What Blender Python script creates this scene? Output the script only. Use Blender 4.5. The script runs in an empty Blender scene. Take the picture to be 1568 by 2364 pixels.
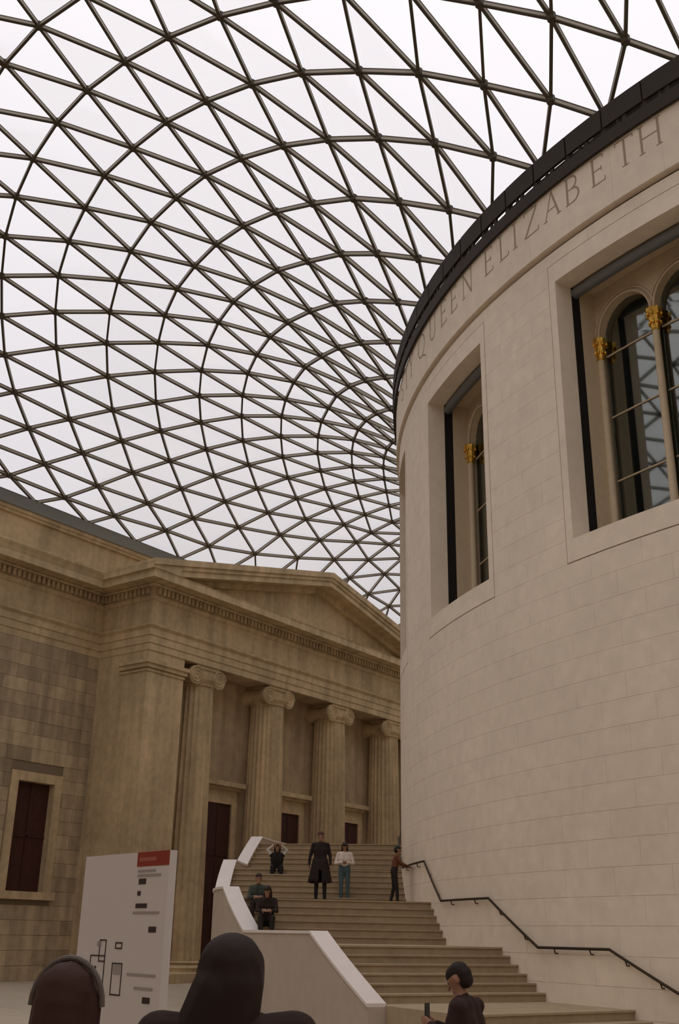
import bpy, bmesh, math, random
import numpy as np
from math import sin, cos, radians, degrees, pi, hypot, atan2, sqrt
from mathutils import Vector, Matrix

# ------------------------------------------------------------------ camera, sky, exposure
SC = bpy.context.scene
COL = SC.collection
CAM = Vector((0.19, -41.49, 1.9))
HEAD, PITCH, ROLL, FPX = radians(36.62), radians(21.89), radians(1.01), 2427.9
IW, IH = 1568, 2364
_F = Vector((-sin(HEAD)*cos(PITCH), cos(HEAD)*cos(PITCH), sin(PITCH)))
_R = Vector((cos(HEAD), sin(HEAD), 0))
_U = _R.cross(_F)
_R, _U = _R*cos(ROLL)+_U*sin(ROLL), _U*cos(ROLL)-_R*sin(ROLL)
cd = bpy.data.cameras.new('camera')
cam = bpy.data.objects.new('camera', cd)
COL.objects.link(cam)
cd.sensor_fit = 'HORIZONTAL'; cd.sensor_width = 24.0; cd.lens = FPX/IW*24.0
cd.clip_start = 0.1; cd.clip_end = 500
cam.matrix_world = Matrix(((_R.x, _U.x, -_F.x, CAM.x), (_R.y, _U.y, -_F.y, CAM.y), (_R.z, _U.z, -_F.z, CAM.z), (0, 0, 0, 1)))
SC.camera = cam

SKY = (1.0, 0.955, 0.985)
SKY_STRENGTH = 0.80
w = bpy.data.worlds.new('overcast_sky'); SC.world = w; w.use_nodes = True
_nt = w.node_tree; _bg = _nt.nodes['Background']
_bg.inputs[0].default_value = (*SKY, 1)
# overcast sky: luminance grows smoothly from the horizon to the zenith, the same all the way round
_tc = _nt.nodes.new('ShaderNodeTexCoord'); _sx = _nt.nodes.new('ShaderNodeSeparateXYZ'); _mr = _nt.nodes.new('ShaderNodeMapRange')
_nt.links.new(_tc.outputs['Generated'], _sx.inputs[0]); _nt.links.new(_sx.outputs['Z'], _mr.inputs[0])
_mr.inputs[1].default_value = 0.0; _mr.inputs[2].default_value = 1.0
_mr.inputs[3].default_value = SKY_STRENGTH*0.62; _mr.inputs[4].default_value = SKY_STRENGTH*1.5
_nt.links.new(_mr.outputs[0], _bg.inputs[1])
SC.view_settings.view_transform = 'Standard'
SC.view_settings.look = 'None'
SC.view_settings.gamma = 1.0
SC.view_settings.use_curve_mapping = False
SC.view_settings.exposure = 0.1

# ------------------------------------------------------------------ helpers
def proj(p):
    d = Vector(p)-CAM; z = d.dot(_F)
    if z < 0.1: return None
    return (IW/2+FPX*d.dot(_R)/z, IH/2-FPX*d.dot(_U)/z, z)

def in_frame(p, mar=0):
    q = proj(p)
    return q is not None and -mar <= q[0] <= IW+mar and -mar <= q[1] <= IH+mar

def pol(R, az, z=0.0):
    a = radians(az); return (R*cos(a), R*sin(a), z)

MATS = {}
def mat(name, col, rough=0.8, var=0.0, scale=2.0, var2=0.0, bump=0.0, metal=0.0, objvar=0.0, spec=0.3, bscale=30.0, streak=0.0):
    if name in MATS: return MATS[name]
    m = bpy.data.materials.new(name); m.use_nodes = True
    nt = m.node_tree; N = nt.nodes; L = nt.links
    b = N['Principled BSDF']
    b.inputs['Roughness'].default_value = rough
    b.inputs['Metallic'].default_value = metal
    b.inputs['Specular IOR Level'].default_value = spec
    b.inputs['Base Color'].default_value = (*col, 1)
    m.diffuse_color = (*col, 1)
    if var or var2 or objvar or streak:
        geo = N.new('ShaderNodeNewGeometry')
        n1 = N.new('ShaderNodeTexNoise'); n1.inputs['Scale'].default_value = scale; n1.inputs['Detail'].default_value = 5
        L.new(geo.outputs['Position'], n1.inputs['Vector'])
        mr = N.new('ShaderNodeMapRange')
        mr.inputs[1].default_value = 0.3; mr.inputs[2].default_value = 0.7
        mr.inputs[3].default_value = 1-var; mr.inputs[4].default_value = 1+var
        L.new(n1.outputs['Fac'], mr.inputs[0])
        fac = mr.outputs[0]
        def mul(a, bb):
            mm = N.new('ShaderNodeMath'); mm.operation = 'MULTIPLY'; L.new(a, mm.inputs[0]); L.new(bb, mm.inputs[1]); return mm.outputs[0]
        if var2:
            n2 = N.new('ShaderNodeTexNoise'); n2.inputs['Scale'].default_value = scale*0.13; n2.inputs['Detail'].default_value = 3
            L.new(geo.outputs['Position'], n2.inputs['Vector'])
            m2 = N.new('ShaderNodeMapRange'); m2.inputs[1].default_value = 0.3; m2.inputs[2].default_value = 0.7
            m2.inputs[3].default_value = 1-var2; m2.inputs[4].default_value = 1+var2
            L.new(n2.outputs['Fac'], m2.inputs[0]); fac = mul(fac, m2.outputs[0])
        if streak:
            mp = N.new('ShaderNodeMapping'); mp.inputs['Scale'].default_value = (1.3, 1.3, 0.12)
            L.new(geo.outputs['Position'], mp.inputs['Vector'])
            n3 = N.new('ShaderNodeTexNoise'); n3.inputs['Scale'].default_value = 1.6; n3.inputs['Detail'].default_value = 4
            L.new(mp.outputs[0], n3.inputs['Vector'])
            m3 = N.new('ShaderNodeMapRange'); m3.inputs[1].default_value = 0.35; m3.inputs[2].default_value = 0.7
            m3.inputs[3].default_value = 1+streak*0.4; m3.inputs[4].default_value = 1-streak
            L.new(n3.outputs['Fac'], m3.inputs[0]); fac = mul(fac, m3.outputs[0])
        if objvar:
            oi = N.new('ShaderNodeObjectInfo')
            m4 = N.new('ShaderNodeMapRange'); m4.inputs[3].default_value = 1-objvar; m4.inputs[4].default_value = 1+objvar
            L.new(oi.outputs['Random'], m4.inputs[0]); fac = mul(fac, m4.outputs[0])
        vm = N.new('ShaderNodeVectorMath'); vm.operation = 'SCALE'
        vm.inputs[0].default_value = col
        L.new(fac, vm.inputs['Scale'])
        L.new(vm.outputs[0], b.inputs['Base Color'])
    if bump:
        geo2 = N.new('ShaderNodeNewGeometry')
        nb = N.new('ShaderNodeTexNoise'); nb.inputs['Scale'].default_value = bscale; nb.inputs['Detail'].default_value = 4
        L.new(geo2.outputs['Position'], nb.inputs['Vector'])
        bp = N.new('ShaderNodeBump'); bp.inputs['Strength'].default_value = bump; bp.inputs['Distance'].default_value = 0.02
        L.new(nb.outputs['Fac'], bp.inputs['Height']); L.new(bp.outputs[0], b.inputs['Normal'])
    MATS[name] = m
    return m

def glass_mat(name, tint, gloss, refl=(1, 1, 1), rough=0.03, graze=0.5):
    m = bpy.data.materials.new(name); m.use_nodes = True
    nt = m.node_tree; nt.nodes.clear(); N = nt.nodes; L = nt.links
    o = N.new('ShaderNodeOutputMaterial'); t = N.new('ShaderNodeBsdfTransparent'); g = N.new('ShaderNodeBsdfGlossy')
    t.inputs[0].default_value = (*tint, 1); g.inputs[0].default_value = (*refl, 1); g.inputs['Roughness'].default_value = rough
    mx = N.new('ShaderNodeMixShader')
    fr = N.new('ShaderNodeLayerWeight'); fr.inputs[0].default_value = 0.35
    mr = N.new('ShaderNodeMapRange'); mr.inputs[3].default_value = gloss; mr.inputs[4].default_value = min(1, gloss+graze)
    L.new(fr.outputs['Fresnel'], mr.inputs[0]); L.new(mr.outputs[0], mx.inputs[0])
    L.new(t.outputs[0], mx.inputs[1]); L.new(g.outputs[0], mx.inputs[2]); L.new(mx.outputs[0], o.inputs[0])
    MATS[name] = m
    return m

class MB:
    """collects vertices and faces of one mesh"""
    def __init__(s): s.v = []; s.f = []; s.mi = []
    def add(s, vs, fs, mi=0):
        o = len(s.v); s.v += [tuple(v) for v in vs]
        for f in fs: s.f.append(tuple(i+o for i in f)); s.mi.append(mi)
    def hexa(s, p, mi=0):
        s.add(p, [(0, 3, 2, 1), (4, 5, 6, 7), (0, 1, 5, 4), (1, 2, 6, 5), (2, 3, 7, 6), (3, 0, 4, 7)], mi)
    def box(s, x0, x1, y0, y1, z0, z1, mi=0):
        s.hexa([(x0, y0, z0), (x1, y0, z0), (x1, y1, z0), (x0, y1, z0), (x0, y0, z1), (x1, y0, z1), (x1, y1, z1), (x0, y1, z1)], mi)
    def arc(s, R0, R1, a0, a1, z0, z1, n=2, mi=0, zf0=None, zf1=None):
        """curved block between two radii and two azimuths; R0,R1,z may be functions of azimuth"""
        g = lambda q, a: q(a) if callable(q) else q
        vs = []; fs = []
        for k in range(n+1):
            a = a0+(a1-a0)*k/n
            vs += [pol(g(R0, a), a, g(z0, a)), pol(g(R1, a), a, g(z0, a)), pol(g(R1, a), a, g(z1, a)), pol(g(R0, a), a, g(z1, a))]
        for k in range(n):
            b = 4*k; c = b+4
            fs += [(b, b+1, c+1, c), (b+1, b+2, c+2, c+1), (b+2, b+3, c+3, c+2), (b+3, b, c, c+3)]
        fs += [(3, 2, 1, 0), (4*n, 4*n+1, 4*n+2, 4*n+3)]
        if a1 < a0: fs = [tuple(reversed(f)) for f in fs]
        s.add(vs, fs, mi)
    def prism(s, poly, axis, t0, t1, mi=0):
        """poly of 2D points extruded along axis ('x': poly=(y,z); 'y': poly=(x,z); 'z': poly=(x,y))"""
        def P(p, t): return (t, p[0], p[1]) if axis == 'x' else ((p[0], t, p[1]) if axis == 'y' else (p[0], p[1], t))
        n = len(poly)
        vs = [P(p, t0) for p in poly]+[P(p, t1) for p in poly]
        fs = [tuple(range(n))[::-1], tuple(range(n, 2*n))]+[(i, (i+1) % n, n+(i+1) % n, n+i) for i in range(n)]
        s.add(vs, fs, mi)
    def tube(s, pts, r, n=8, mi=0, cap=True):
        pts = [Vector(p) for p in pts]; rs = r if isinstance(r, (list, tuple)) else [r]*len(pts)
        rings = []; prev = None
        for k, p in enumerate(pts):
            d = (pts[min(k+1, len(pts)-1)]-pts[max(k-1, 0)]).normalized()
            if prev is None:
                u = d.orthogonal().normalized()
                if abs(d.z) < 0.9: u = d.cross(Vector((0, 0, 1))).normalized()
            else: u = (prev-d*prev.dot(d)).normalized()
            prev = u; vv = d.cross(u)
            rings.append([p+(u*cos(2*pi*j/n)+vv*sin(2*pi*j/n))*rs[k] for j in range(n)])
        vs = [q for rg in rings for q in rg]; fs = []
        for k in range(len(pts)-1):
            for j in range(n):
                fs.append((k*n+j, k*n+(j+1) % n, (k+1)*n+(j+1) % n, (k+1)*n+j))
        if cap: fs += [tuple(range(n))[::-1], tuple((len(pts)-1)*n+j for j in range(n))]
        s.add(vs, fs, mi)
    def lathe(s, c, prof, n=24, mi=0, flute=0, fdepth=0.0):
        """prof: (r,z) rows about the vertical axis through c"""
        vs = []; fs = []
        for r, z in prof:
            for j in range(n):
                rr = r
                if flute: rr = r*(1-fdepth*abs(sin(flute*pi*j/n)))
                vs.append((c[0]+rr*cos(2*pi*j/n), c[1]+rr*sin(2*pi*j/n), c[2]+z))
        for k in range(len(prof)-1):
            for j in range(n): fs.append((k*n+j, k*n+(j+1) % n, (k+1)*n+(j+1) % n, (k+1)*n+j))
        fs += [tuple(range(n))[::-1], tuple((len(prof)-1)*n+j for j in range(n))]
        s.add(vs, fs, mi)
    def ball(s, c, r, n=10, mi=0, sc=(1, 1, 1)):
        vs = []; fs = []
        for k in range(1, n):
            t = pi*k/n
            for j in range(2*n): vs.append((c[0]+r*sc[0]*sin(t)*cos(pi*j/n), c[1]+r*sc[1]*sin(t)*sin(pi*j/n), c[2]+r*sc[2]*cos(t)))
        m = 2*n
        for k in range(n-2):
            for j in range(m): fs.append((k*m+j, (k+1)*m+j, (k+1)*m+(j+1) % m, k*m+(j+1) % m))
        o = len(vs); vs += [(c[0], c[1], c[2]+r*sc[2]), (c[0], c[1], c[2]-r*sc[2])]
        for j in range(m): fs += [(o, j, (j+1) % m), (o+1, (n-2)*m+(j+1) % m, (n-2)*m+j)]
        s.add(vs, fs, mi)
    def mesh(s, name, mats):
        me = bpy.data.meshes.new(name); me.from_pydata(s.v, [], s.f)
        for m in (mats if isinstance(mats, (list, tuple)) else [mats]): me.materials.append(m)
        if any(s.mi): me.polygons.foreach_set('material_index', s.mi)
        me.update()
        return me
    def build(s, name, mats, parent=None, smooth=False, fix=True):
        me = s.mesh(name, mats)
        if fix:
            bm = bmesh.new(); bm.from_mesh(me); bmesh.ops.recalc_face_normals(bm, faces=bm.faces); bm.to_mesh(me); bm.free()
        if smooth:
            me.polygons.foreach_set('use_smooth', [True]*len(me.polygons))
            me.set_sharp_from_angle(angle=radians(40))
        return link(name, me, parent)

def link(name, data, parent=None):
    o = bpy.data.objects.new(name, data); COL.objects.link(o)
    if parent is not None: o.parent = parent
    return o

def empty(name, loc=(0, 0, 0)):
    o = bpy.data.objects.new(name, None); COL.objects.link(o); o.location = loc
    o.empty_display_size = 0.2
    return o

def tag(o, label=None, cat=None, group=None, kind=None):
    if label: o['label'] = label
    if cat: o['category'] = cat
    if group: o['group'] = group
    if kind: o['kind'] = kind
    return o

random.seed(4)
# ------------------------------------------------------------------ materials
DRUM = mat('drum_limestone', (0.86, 0.75, 0.61), 0.85, var=0.05, scale=3.0, var2=0.05, bump=0.08, objvar=0.015)
DRUMJ = mat('drum_joint', (0.74, 0.63, 0.50), 0.9)
LETTER = mat('letter_shade_stone', (0.40, 0.32, 0.24), 0.9)  # dark tone stands in for the shade inside incised letters
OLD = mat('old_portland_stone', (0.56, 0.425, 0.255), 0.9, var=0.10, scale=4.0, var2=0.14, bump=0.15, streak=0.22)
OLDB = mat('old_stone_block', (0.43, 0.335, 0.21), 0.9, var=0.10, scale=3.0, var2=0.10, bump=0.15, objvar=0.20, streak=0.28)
OLDJ = mat('old_stone_joint', (0.22, 0.17, 0.11), 0.95)
PORCH = mat('porch_wall_stone', (0.46, 0.35, 0.22), 0.9, var=0.10, scale=2.0, var2=0.15, bump=0.1, streak=0.2)
STEEL = mat('roof_steel_lit', (0.50, 0.45, 0.37), 0.5, spec=0.4)  # light tone carries the skylight on the beam sides
STEELD = mat('roof_steel_shaded', (0.085, 0.068, 0.045), 0.6)  # same steel, shade along the plates put into the colour; connectors share it
GUTTER = mat('dark_bronze_gutter', (0.035, 0.024, 0.016), 0.6)
EDGE = mat('grey_edge_beam_paint', (0.24, 0.245, 0.22), 0.5)
PANE = glass_mat('roof_glass', (0.985, 0.985, 0.985), 0.012, graze=0.12)
WGLASS = glass_mat('window_glass', (0.42, 0.42, 0.36), 0.16, (0.9, 0.95, 0.95))
GOLD = mat('gilding', (0.72, 0.42, 0.08), 0.35, metal=1.0, var=0.3, scale=18, bump=0.6, bscale=40)
BLACK = mat('black_channel', (0.012, 0.01, 0.009), 0.7)
BLIND = mat('blind_roller_metal', (0.19, 0.20, 0.21), 0.45, metal=0.3)
CURTAIN = mat('olive_curtain', (0.085, 0.078, 0.03), 0.9, var=0.15, scale=3)
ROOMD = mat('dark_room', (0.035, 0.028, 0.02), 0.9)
WCREAM = mat('window_cream_paint', (0.62, 0.50, 0.34), 0.6, var=0.05, scale=6)
STEP = mat('stair_stone', (0.40, 0.31, 0.20), 0.85, var=0.08, scale=5, var2=0.06, objvar=0.06)
COPE = mat('white_coping_stone', (0.80, 0.73, 0.68), 0.7, var=0.03, scale=3)
KERB = mat('stair_wall_stone', (0.52, 0.44, 0.36), 0.8, var=0.05, scale=3)
RAIL = mat('dark_bronze_rail', (0.05, 0.035, 0.02), 0.4, metal=0.6)
FLOOR = mat('floor_limestone', (0.46, 0.39, 0.30), 0.6, var=0.08, scale=2, var2=0.06)
DOORM = mat('dark_red_brown_door', (0.055, 0.018, 0.012), 0.6, var=0.15, scale=5)
FAR = mat('plain_court_wall_stone', (0.70, 0.61, 0.47), 0.9, var=0.1, scale=2, var2=0.1)

# ------------------------------------------------------------------ court shell
DW, DS, DN, DE = -36.625, -51.125, 46.025, 36.625
m = MB(); m.box(-45, 45, -60, 55, -0.4, 0.0)
FL = m.build('floor', FLOOR); tag(FL, 'pale stone paving of the covered court', 'floor', kind='structure')
def plain_wall(name, x0, x1, y0, y1, label):
    m = MB(); m.box(x0, x1, y0, y1, 0, 19.3)
    tag(m.build(name, FAR), label, 'wall', kind='structure')
plain_wall('wall_back', -37, 37, DS-1, DS, 'plain stone court wall behind the viewer')
plain_wall('wall_east', DE, DE+1, DS, DN, 'plain stone court wall beyond the round drum')
plain_wall('wall_north', -37, 37, DN, DN+1, 'plain stone court wall at the far end')

# ------------------------------------------------------------------ glass roof
A_, B_, C_, D_ = 22.245, 36.625, 46.025, 51.125
ROFF = -0.15
def zroof(x, y):
    lam, mu = 0.5, 14.0
    r = hypot(x, y); th = atan2(y, x)
    psi = (1-x/B_)*(1+x/B_)*(1-y/C_)*(1+y/D_)
    den = (1-A_*x/(r*B_))*(1+A_*x/(r*B_))*(1-A_*y/(r*C_))*(1+A_*y/(r*D_))
    z1 = 1.245*psi/den+19.71
    al = (r/A_-1)*psi; c2 = cos(2*th); s = sin(th)
    z2 = (1-lam)*al*((35+10*psi)/2*(1+c2)+12*((1-c2)/2+s)+(7.5+12*psi)*((1-c2)/2-s)-1.6)
    q = lambda p, t: sqrt(p*p+t*t)/(p*t)
    be = (1-A_/r)/(q(B_-x, C_-y)+q(B_-x, D_+y)+q(B_+x, C_-y)+q(B_+x, D_+y))
    e = math.exp
    z3 = be*(lam*(1.75*(1+c2)+1.5*(1-c2)+0.3*s)+1.05*(e(-mu*(1-x/B_))+e(-mu*(1+x/B_)))*(e(-mu*(1-y/C_))+e(-mu*(1+y/D_))))
    return z1+z2+z3+ROFF
# grid lines: 120 radials (index i) crossed by two families of spirals; rows m counted out from the drum
def rows_of(i):
    if i >= -6: return 17+abs(i-12) if i <= 26 else 31-(i-26)
    return 22+(i+19)
def edge_pt(i):
    if -6 <= i <= 26: return (-B_, -D_+97.15/32*(i+6))
    if i < -6: return (-B_+73.25/26*(-6-i), -D_)
    return (-B_+73.25/30*(i-26), C_)
CS = (-0.2757, -0.1376, 0.0823, 0.7097, 0.5450, 1.0674, -0.0027, -0.1668, -1.2841, 0.9016, -0.4665, 0.7883, -1.1627, -1.6173, 0.4388)
CL = (-12.1559, -20.0864, 14.6611, 7.8217, -12.5248, 7.1638, 27.4703, -5.2562, -0.0962, 15.2387, 3.7420, -24.1412, -18.6959, -5.2945, 25.7306)
FIT = {(0,13):(-28.78,-20.75),(1,14):(-30.10,-19.72),(2,15):(-31.30,-18.58),(3,16):(-32.45,-17.27),(4,17):(-33.49,-15.82),(5,18):(-34.41,-14.18),(6,19):(-35.29,-12.42),(7,20):(-36.04,-10.60),(-1,12):(-27.35,-21.53),(-2,11):(-25.78,-22.17),(-3,10):(-24.15,-22.76),(-4,9):(-22.41,-23.06),(-5,8):(-20.57,-23.34),(-6,7):(-18.68,-23.44),(-7,6):(-16.78,-23.46),(-8,5):(-14.92,-23.35),(-9,4):(-13.11,-23.04),(-10,3):(-11.37,-22.70),(-11,2):(-9.69,-22.18),(-12,1):(-8.09,-21.66),(0,11):(-27.44,-18.98),(1,12):(-28.82,-18.08),(2,13):(-30.06,-17.07),(3,14):(-31.26,-15.85),(4,15):(-32.39,-14.45),(5,16):(-33.34,-12.94),(6,17):(-34.28,-11.28),(7,18):(-35.13,-9.42),(-1,10):(-25.97,-19.73),(-2,9):(-24.29,-20.34),(-3,8):(-22.58,-20.78),(-4,7):(-20.80,-21.18),(-5,6):(-19.00,-21.38),(-6,5):(-17.12,-21.48),(-7,4):(-15.38,-21.45),(-8,3):(-13.62,-21.32),(-9,2):(-11.87,-21.07),(-10,1):(-10.28,-20.67),(0,9):(-25.91,-17.29),(1,10):(-27.38,-16.46),(2,11):(-28.70,-15.50),(3,12):(-29.98,-14.39),(4,13):(-31.17,-13.08),(5,14):(-32.19,-11.71),(6,15):(-33.17,-10.07),(7,16):(-34.03,-8.36),(8,17):(-34.94,-6.49),(-1,8):(-24.37,-17.92),(-2,7):(-22.71,-18.52),(-3,6):(-20.96,-19.00),(-4,5):(-19.18,-19.34),(-5,4):(-17.43,-19.53),(-6,3):(-15.69,-19.67),(-7,2):(-14.04,-19.59),(-8,1):(-12.39,-19.44),(0,15):(-30.00,-22.36),(1,16):(-31.28,-21.27),(2,17):(-32.47,-20.10),(3,18):(-33.49,-18.72),(4,19):(-34.42,-17.14),(5,20):(-35.32,-15.44),(6,21):(-36.11,-13.54),(-1,14):(-28.64,-23.33),(-2,13):(-27.13,-24.11),(-3,12):(-25.53,-24.72),(-4,11):(-23.79,-25.18),(-5,10):(-22.03,-25.46),(-6,9):(-20.16,-25.58),(-7,8):(-18.26,-25.59),(-8,7):(-16.29,-25.48),(-9,6):(-14.39,-25.23),(-12,3):(-8.90,-23.77),(-13,2):(-7.30,-23.13),(-14,1):(-5.81,-22.39),(-5,12):(-23.36,-27.62),(-6,11):(-21.50,-27.85),(5,22):(-36.12,-16.57),(0,7):(-24.28,-15.78),(1,8):(-25.78,-15.00),(2,9):(-27.21,-14.09),(3,10):(-28.56,-13.01),(4,11):(-29.76,-11.84),(5,12):(-30.88,-10.50),(6,13):(-31.91,-8.99),(7,14):(-32.85,-7.34),(8,15):(-33.70,-5.57),(-1,6):(-22.72,-16.39),(-2,5):(-21.01,-16.97),(-3,4):(-19.30,-17.35),(-4,3):(-17.55,-17.75),(-5,2):(-15.97,-17.92),(-6,1):(-14.38,-17.97),(0,5):(-22.65,-14.36),(1,6):(-24.20,-13.59),(2,7):(-25.70,-12.67),(3,8):(-27.01,-11.73),(4,9):(-28.32,-10.57),(5,10):(-29.40,-9.39),(6,11):(-30.55,-7.95),(7,12):(-31.54,-6.35),(8,13):(-32.43,-4.63),(9,14):(-33.28,-2.72),(-1,4):(-20.98,-15.04),(-2,3):(-19.39,-15.61),(1,4):(-22.38,-12.47),(2,5):(-23.91,-11.62),(3,6):(-25.38,-10.56),(4,7):(-26.77,-9.40),(5,8):(-27.93,-8.28),(6,9):(-29.09,-6.89),(7,10):(-30.14,-5.45),(8,11):(-31.08,-3.85),(9,12):(-31.90,-2.08),(10,13):(-32.71,-0.25),(4,5):(-25.03,-8.50),(5,6):(-26.34,-7.30),(6,7):(-27.53,-6.01),(7,8):(-28.64,-4.60),(8,9):(-29.62,-3.06),(9,10):(-30.53,-1.44),(10,11):(-31.34,0.38),(9,16):(-34.50,-3.59),(10,17):(-35.28,-1.32),(9,18):(-35.73,-4.43),(10,15):(-34.01,-0.78),(11,16):(-34.67,1.60),(11,14):(-33.40,1.92),(12,15):(-34.01,4.11),(13,16):(-34.55,6.36),(14,17):(-34.91,8.85),(15,18):(-35.07,11.33),(11,12):(-32.00,2.28),(12,13):(-32.63,4.34),(13,14):(-33.26,6.45),(14,15):(-33.61,8.66),(15,16):(-34.04,11.07)}
def _base(i, m):
    a = radians(252-3*(i+13)); p0 = (A_*cos(a), A_*sin(a)); e = edge_pt(i)
    dx, dy = e[0]-p0[0], e[1]-p0[1]; L = hypot(dx, dy); u = (dx/L, dy/L); n = (-u[1], u[0])
    t = m/rows_of(i); ii = max(-15, min(16, i))/15
    s = l = 0.0; k = 0
    for a_ in range(3):
        for b_ in range(5):
            f = t*(1-t)*t**a_*ii**b_; s += CS[k]*f; l += CL[k]*f; k += 1
    fade = 1.0
    if i > 16: fade = max(0.0, 1-(i-16)/8)
    if i < -15: fade = max(0.0, 1-(-15-i)/4)
    s *= fade; l *= fade
    return (p0[0]+u[0]*L*(t+s)+n[0]*l, p0[1]+u[1]*L*(t+s)+n[1]*l)
RES = {}
for k, p in FIT.items():
    b = _base(*k); RES[k] = (p[0]-b[0], p[1]-b[1])
NODE = {}
def west_node(i, m):
    b = _base(i, m); M = rows_of(i)
    if (i, m) in FIT: x, y = FIT[(i, m)]
    else:
        sw = sx = sy = 0.0
        for (ii, mm), r in RES.items():
            d2 = (ii-i)**2+(mm-m)**2
            if d2 < 60:
                wgt = math.exp(-d2/6); sw += wgt; sx += wgt*r[0]; sy += wgt*r[1]
        k = (sw/(sw+0.3))/max(sw, 1e-9)
        x, y = b[0]+sx*k, b[1]+sy*k
        if m == 0 or m == M: x, y = b
    if m == M: return (x, y, 19.71+ROFF)
    if m == 0: return (x, y, 20.955+ROFF)
    x = max(-B_+0.02, x)
    return (x, y, zroof(x, y))
def norm_i(i):
    """fold the index of the whole ring (period 120) onto the western half"""
    while i < -79: i += 120
    while i > 41: i -= 120
    if i < -19: return -38-i, True
    return i, False
def node(i, m):
    k = (i, m)
    if k not in NODE:
        j, mir = norm_i(i)
        p = west_node(j, m)
        NODE[k] = Vector((-p[0], p[1], p[2])) if mir else Vector(p)
    return NODE[k]
def has(i, m):
    j, _ = norm_i(i)
    return 0 <= m <= rows_of(j)
CEIL = tag(empty('ceiling'), 'curved steel lattice roof glazed with triangular panes above the court', 'roof', kind='structure')
edges = []; tris = []
def par_ok(i, m): return (i+13-m) % 2 == 0
for i in range(-78, 42):
    j, mir = norm_i(i); M = rows_of(j)
    for m in range(0, M+1):
        if not par_ok(i, m): continue
        if has(i, m+2): edges.append(((i, m), (i, m+2)))
        for dm in (1, -1):
            if has(i+1, m+dm):
                edges.append(((i, m), (i+1, m+dm)))
        if has(i, m+2) and has(i+1, m+1): tris.append(((i, m), (i, m+2), (i+1, m+1)))
        if m == 0: tris.append(((i, 0), (i+2, 0), (i+1, 1)))
        if m == 0: edges.append(((i, 0), (i+2, 0)))
        if has(i, m+2) and has(i-1, m+1): tris.append(((i, m), (i-1, m+1), (i, m+2)))
def hidden_by_drum(p):
    p = Vector(p); d = p-CAM
    a = d.x*d.x+d.y*d.y; b = 2*(CAM.x*d.x+CAM.y*d.y); c = CAM.x**2+CAM.y**2-22.7**2
    D = b*b-4*a*c
    if D <= 0: return False
    t = (-b-sqrt(D))/(2*a)
    return 0 < t < 1 and (CAM+d*t).z < 20.4
def view_size(ps):
    qs = [proj(p) for p in ps]
    if any(q is None for q in qs): return 0
    c = sum((Vector(p) for p in ps), Vector())/len(ps)
    if hidden_by_drum(c) and all(hidden_by_drum(p) for p in ps): return 0
    if not (in_frame(c, 30) or any(in_frame(p) for p in ps)): return 0
    return max(hypot(qs[a][0]-qs[b][0], qs[a][1]-qs[b][1]) for a in range(len(qs)) for b in range(a))
BW, BH = 0.08, 0.155
def beam(m, p, q):
    d = (q-p).normalized(); s = d.cross(Vector((0, 0, 1))).normalized()*BW/2
    u = s.cross(d).normalized()*BH/2
    if u.z < 0: u = -u
    v = u.normalized(); w = s*0.86
    def bar_(h0, h1, e, mi): m.hexa([p-e+v*h0, p+e+v*h0, q+e+v*h0, q-e+v*h0, p-e+v*h1, p+e+v*h1, q+e+v*h1, q-e+v*h1], mi)
    bar_(-BH/2, -BH/2+0.034, s, 1); bar_(-BH/2+0.034, BH/2-0.03, w, 0); bar_(BH/2-0.03, BH/2, s, 1)   # bottom plate, web, top plate; plate shade and web skylight put into the colours
def pane(m, ps):
    c = (ps[0]+ps[1]+ps[2])/3
    n = (ps[1]-ps[0]).cross(ps[2]-ps[0]).normalized()
    if n.z < 0: n = -n; ps = [ps[0], ps[2], ps[1]]
    q = [p+(c-p).normalized()*0.02+n*(BH/2+0.03) for p in ps]
    t = n*0.02
    m.add([*q, *[p+t for p in q]], [(2, 1, 0), (3, 4, 5), (0, 1, 4, 3), (1, 2, 5, 4), (2, 0, 3, 5)])
def split(items, sizes, fn, name, material, limit):
    order = sorted(range(len(items)), key=lambda k: -sizes[k])
    rest = MB(); first = True
    for n, k in enumerate(order):
        if n < limit and sizes[k] > 0:
            m = MB(); fn(m, items[k]); m.build(name, material, CEIL, fix=False)
        else: fn(rest, items[k])
    if rest.v: tag(rest.build(name, material, CEIL, fix=False), kind='stuff')
eds = [(node(*a), node(*b)) for a, b in edges]
split(eds, [view_size(e) for e in eds], lambda m, e: beam(m, e[0], e[1]), 'roof_beam', [STEEL, STEELD], 300)
trs = [[node(*k) for k in t] for t in tris]
split(trs, [view_size(t) for t in trs], lambda m, t: pane(m, list(t)), 'glass_pane', PANE, 300)
allnodes = sorted({k for e in edges for k in e})
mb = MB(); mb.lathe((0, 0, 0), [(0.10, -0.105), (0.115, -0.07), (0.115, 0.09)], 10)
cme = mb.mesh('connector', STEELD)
rest = MB(); cnt = 0
vis = sorted(allnodes, key=lambda k: -view_size([node(*k), node(*k)+Vector((0, 0, 0.2)), node(*k)+Vector((0.2, 0, 0))]))
for k in vis:
    p = node(*k)
    if cnt < 300 and in_frame(p, 20) and not hidden_by_drum(p):
        o = link('connector', cme, CEIL); o.location = p; cnt += 1
    else: rest.lathe(tuple(p), [(0.10, -0.105), (0.115, 0.09)], 6)
tag(rest.build('connector', STEELD, CEIL, fix=False), kind='stuff')
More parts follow.
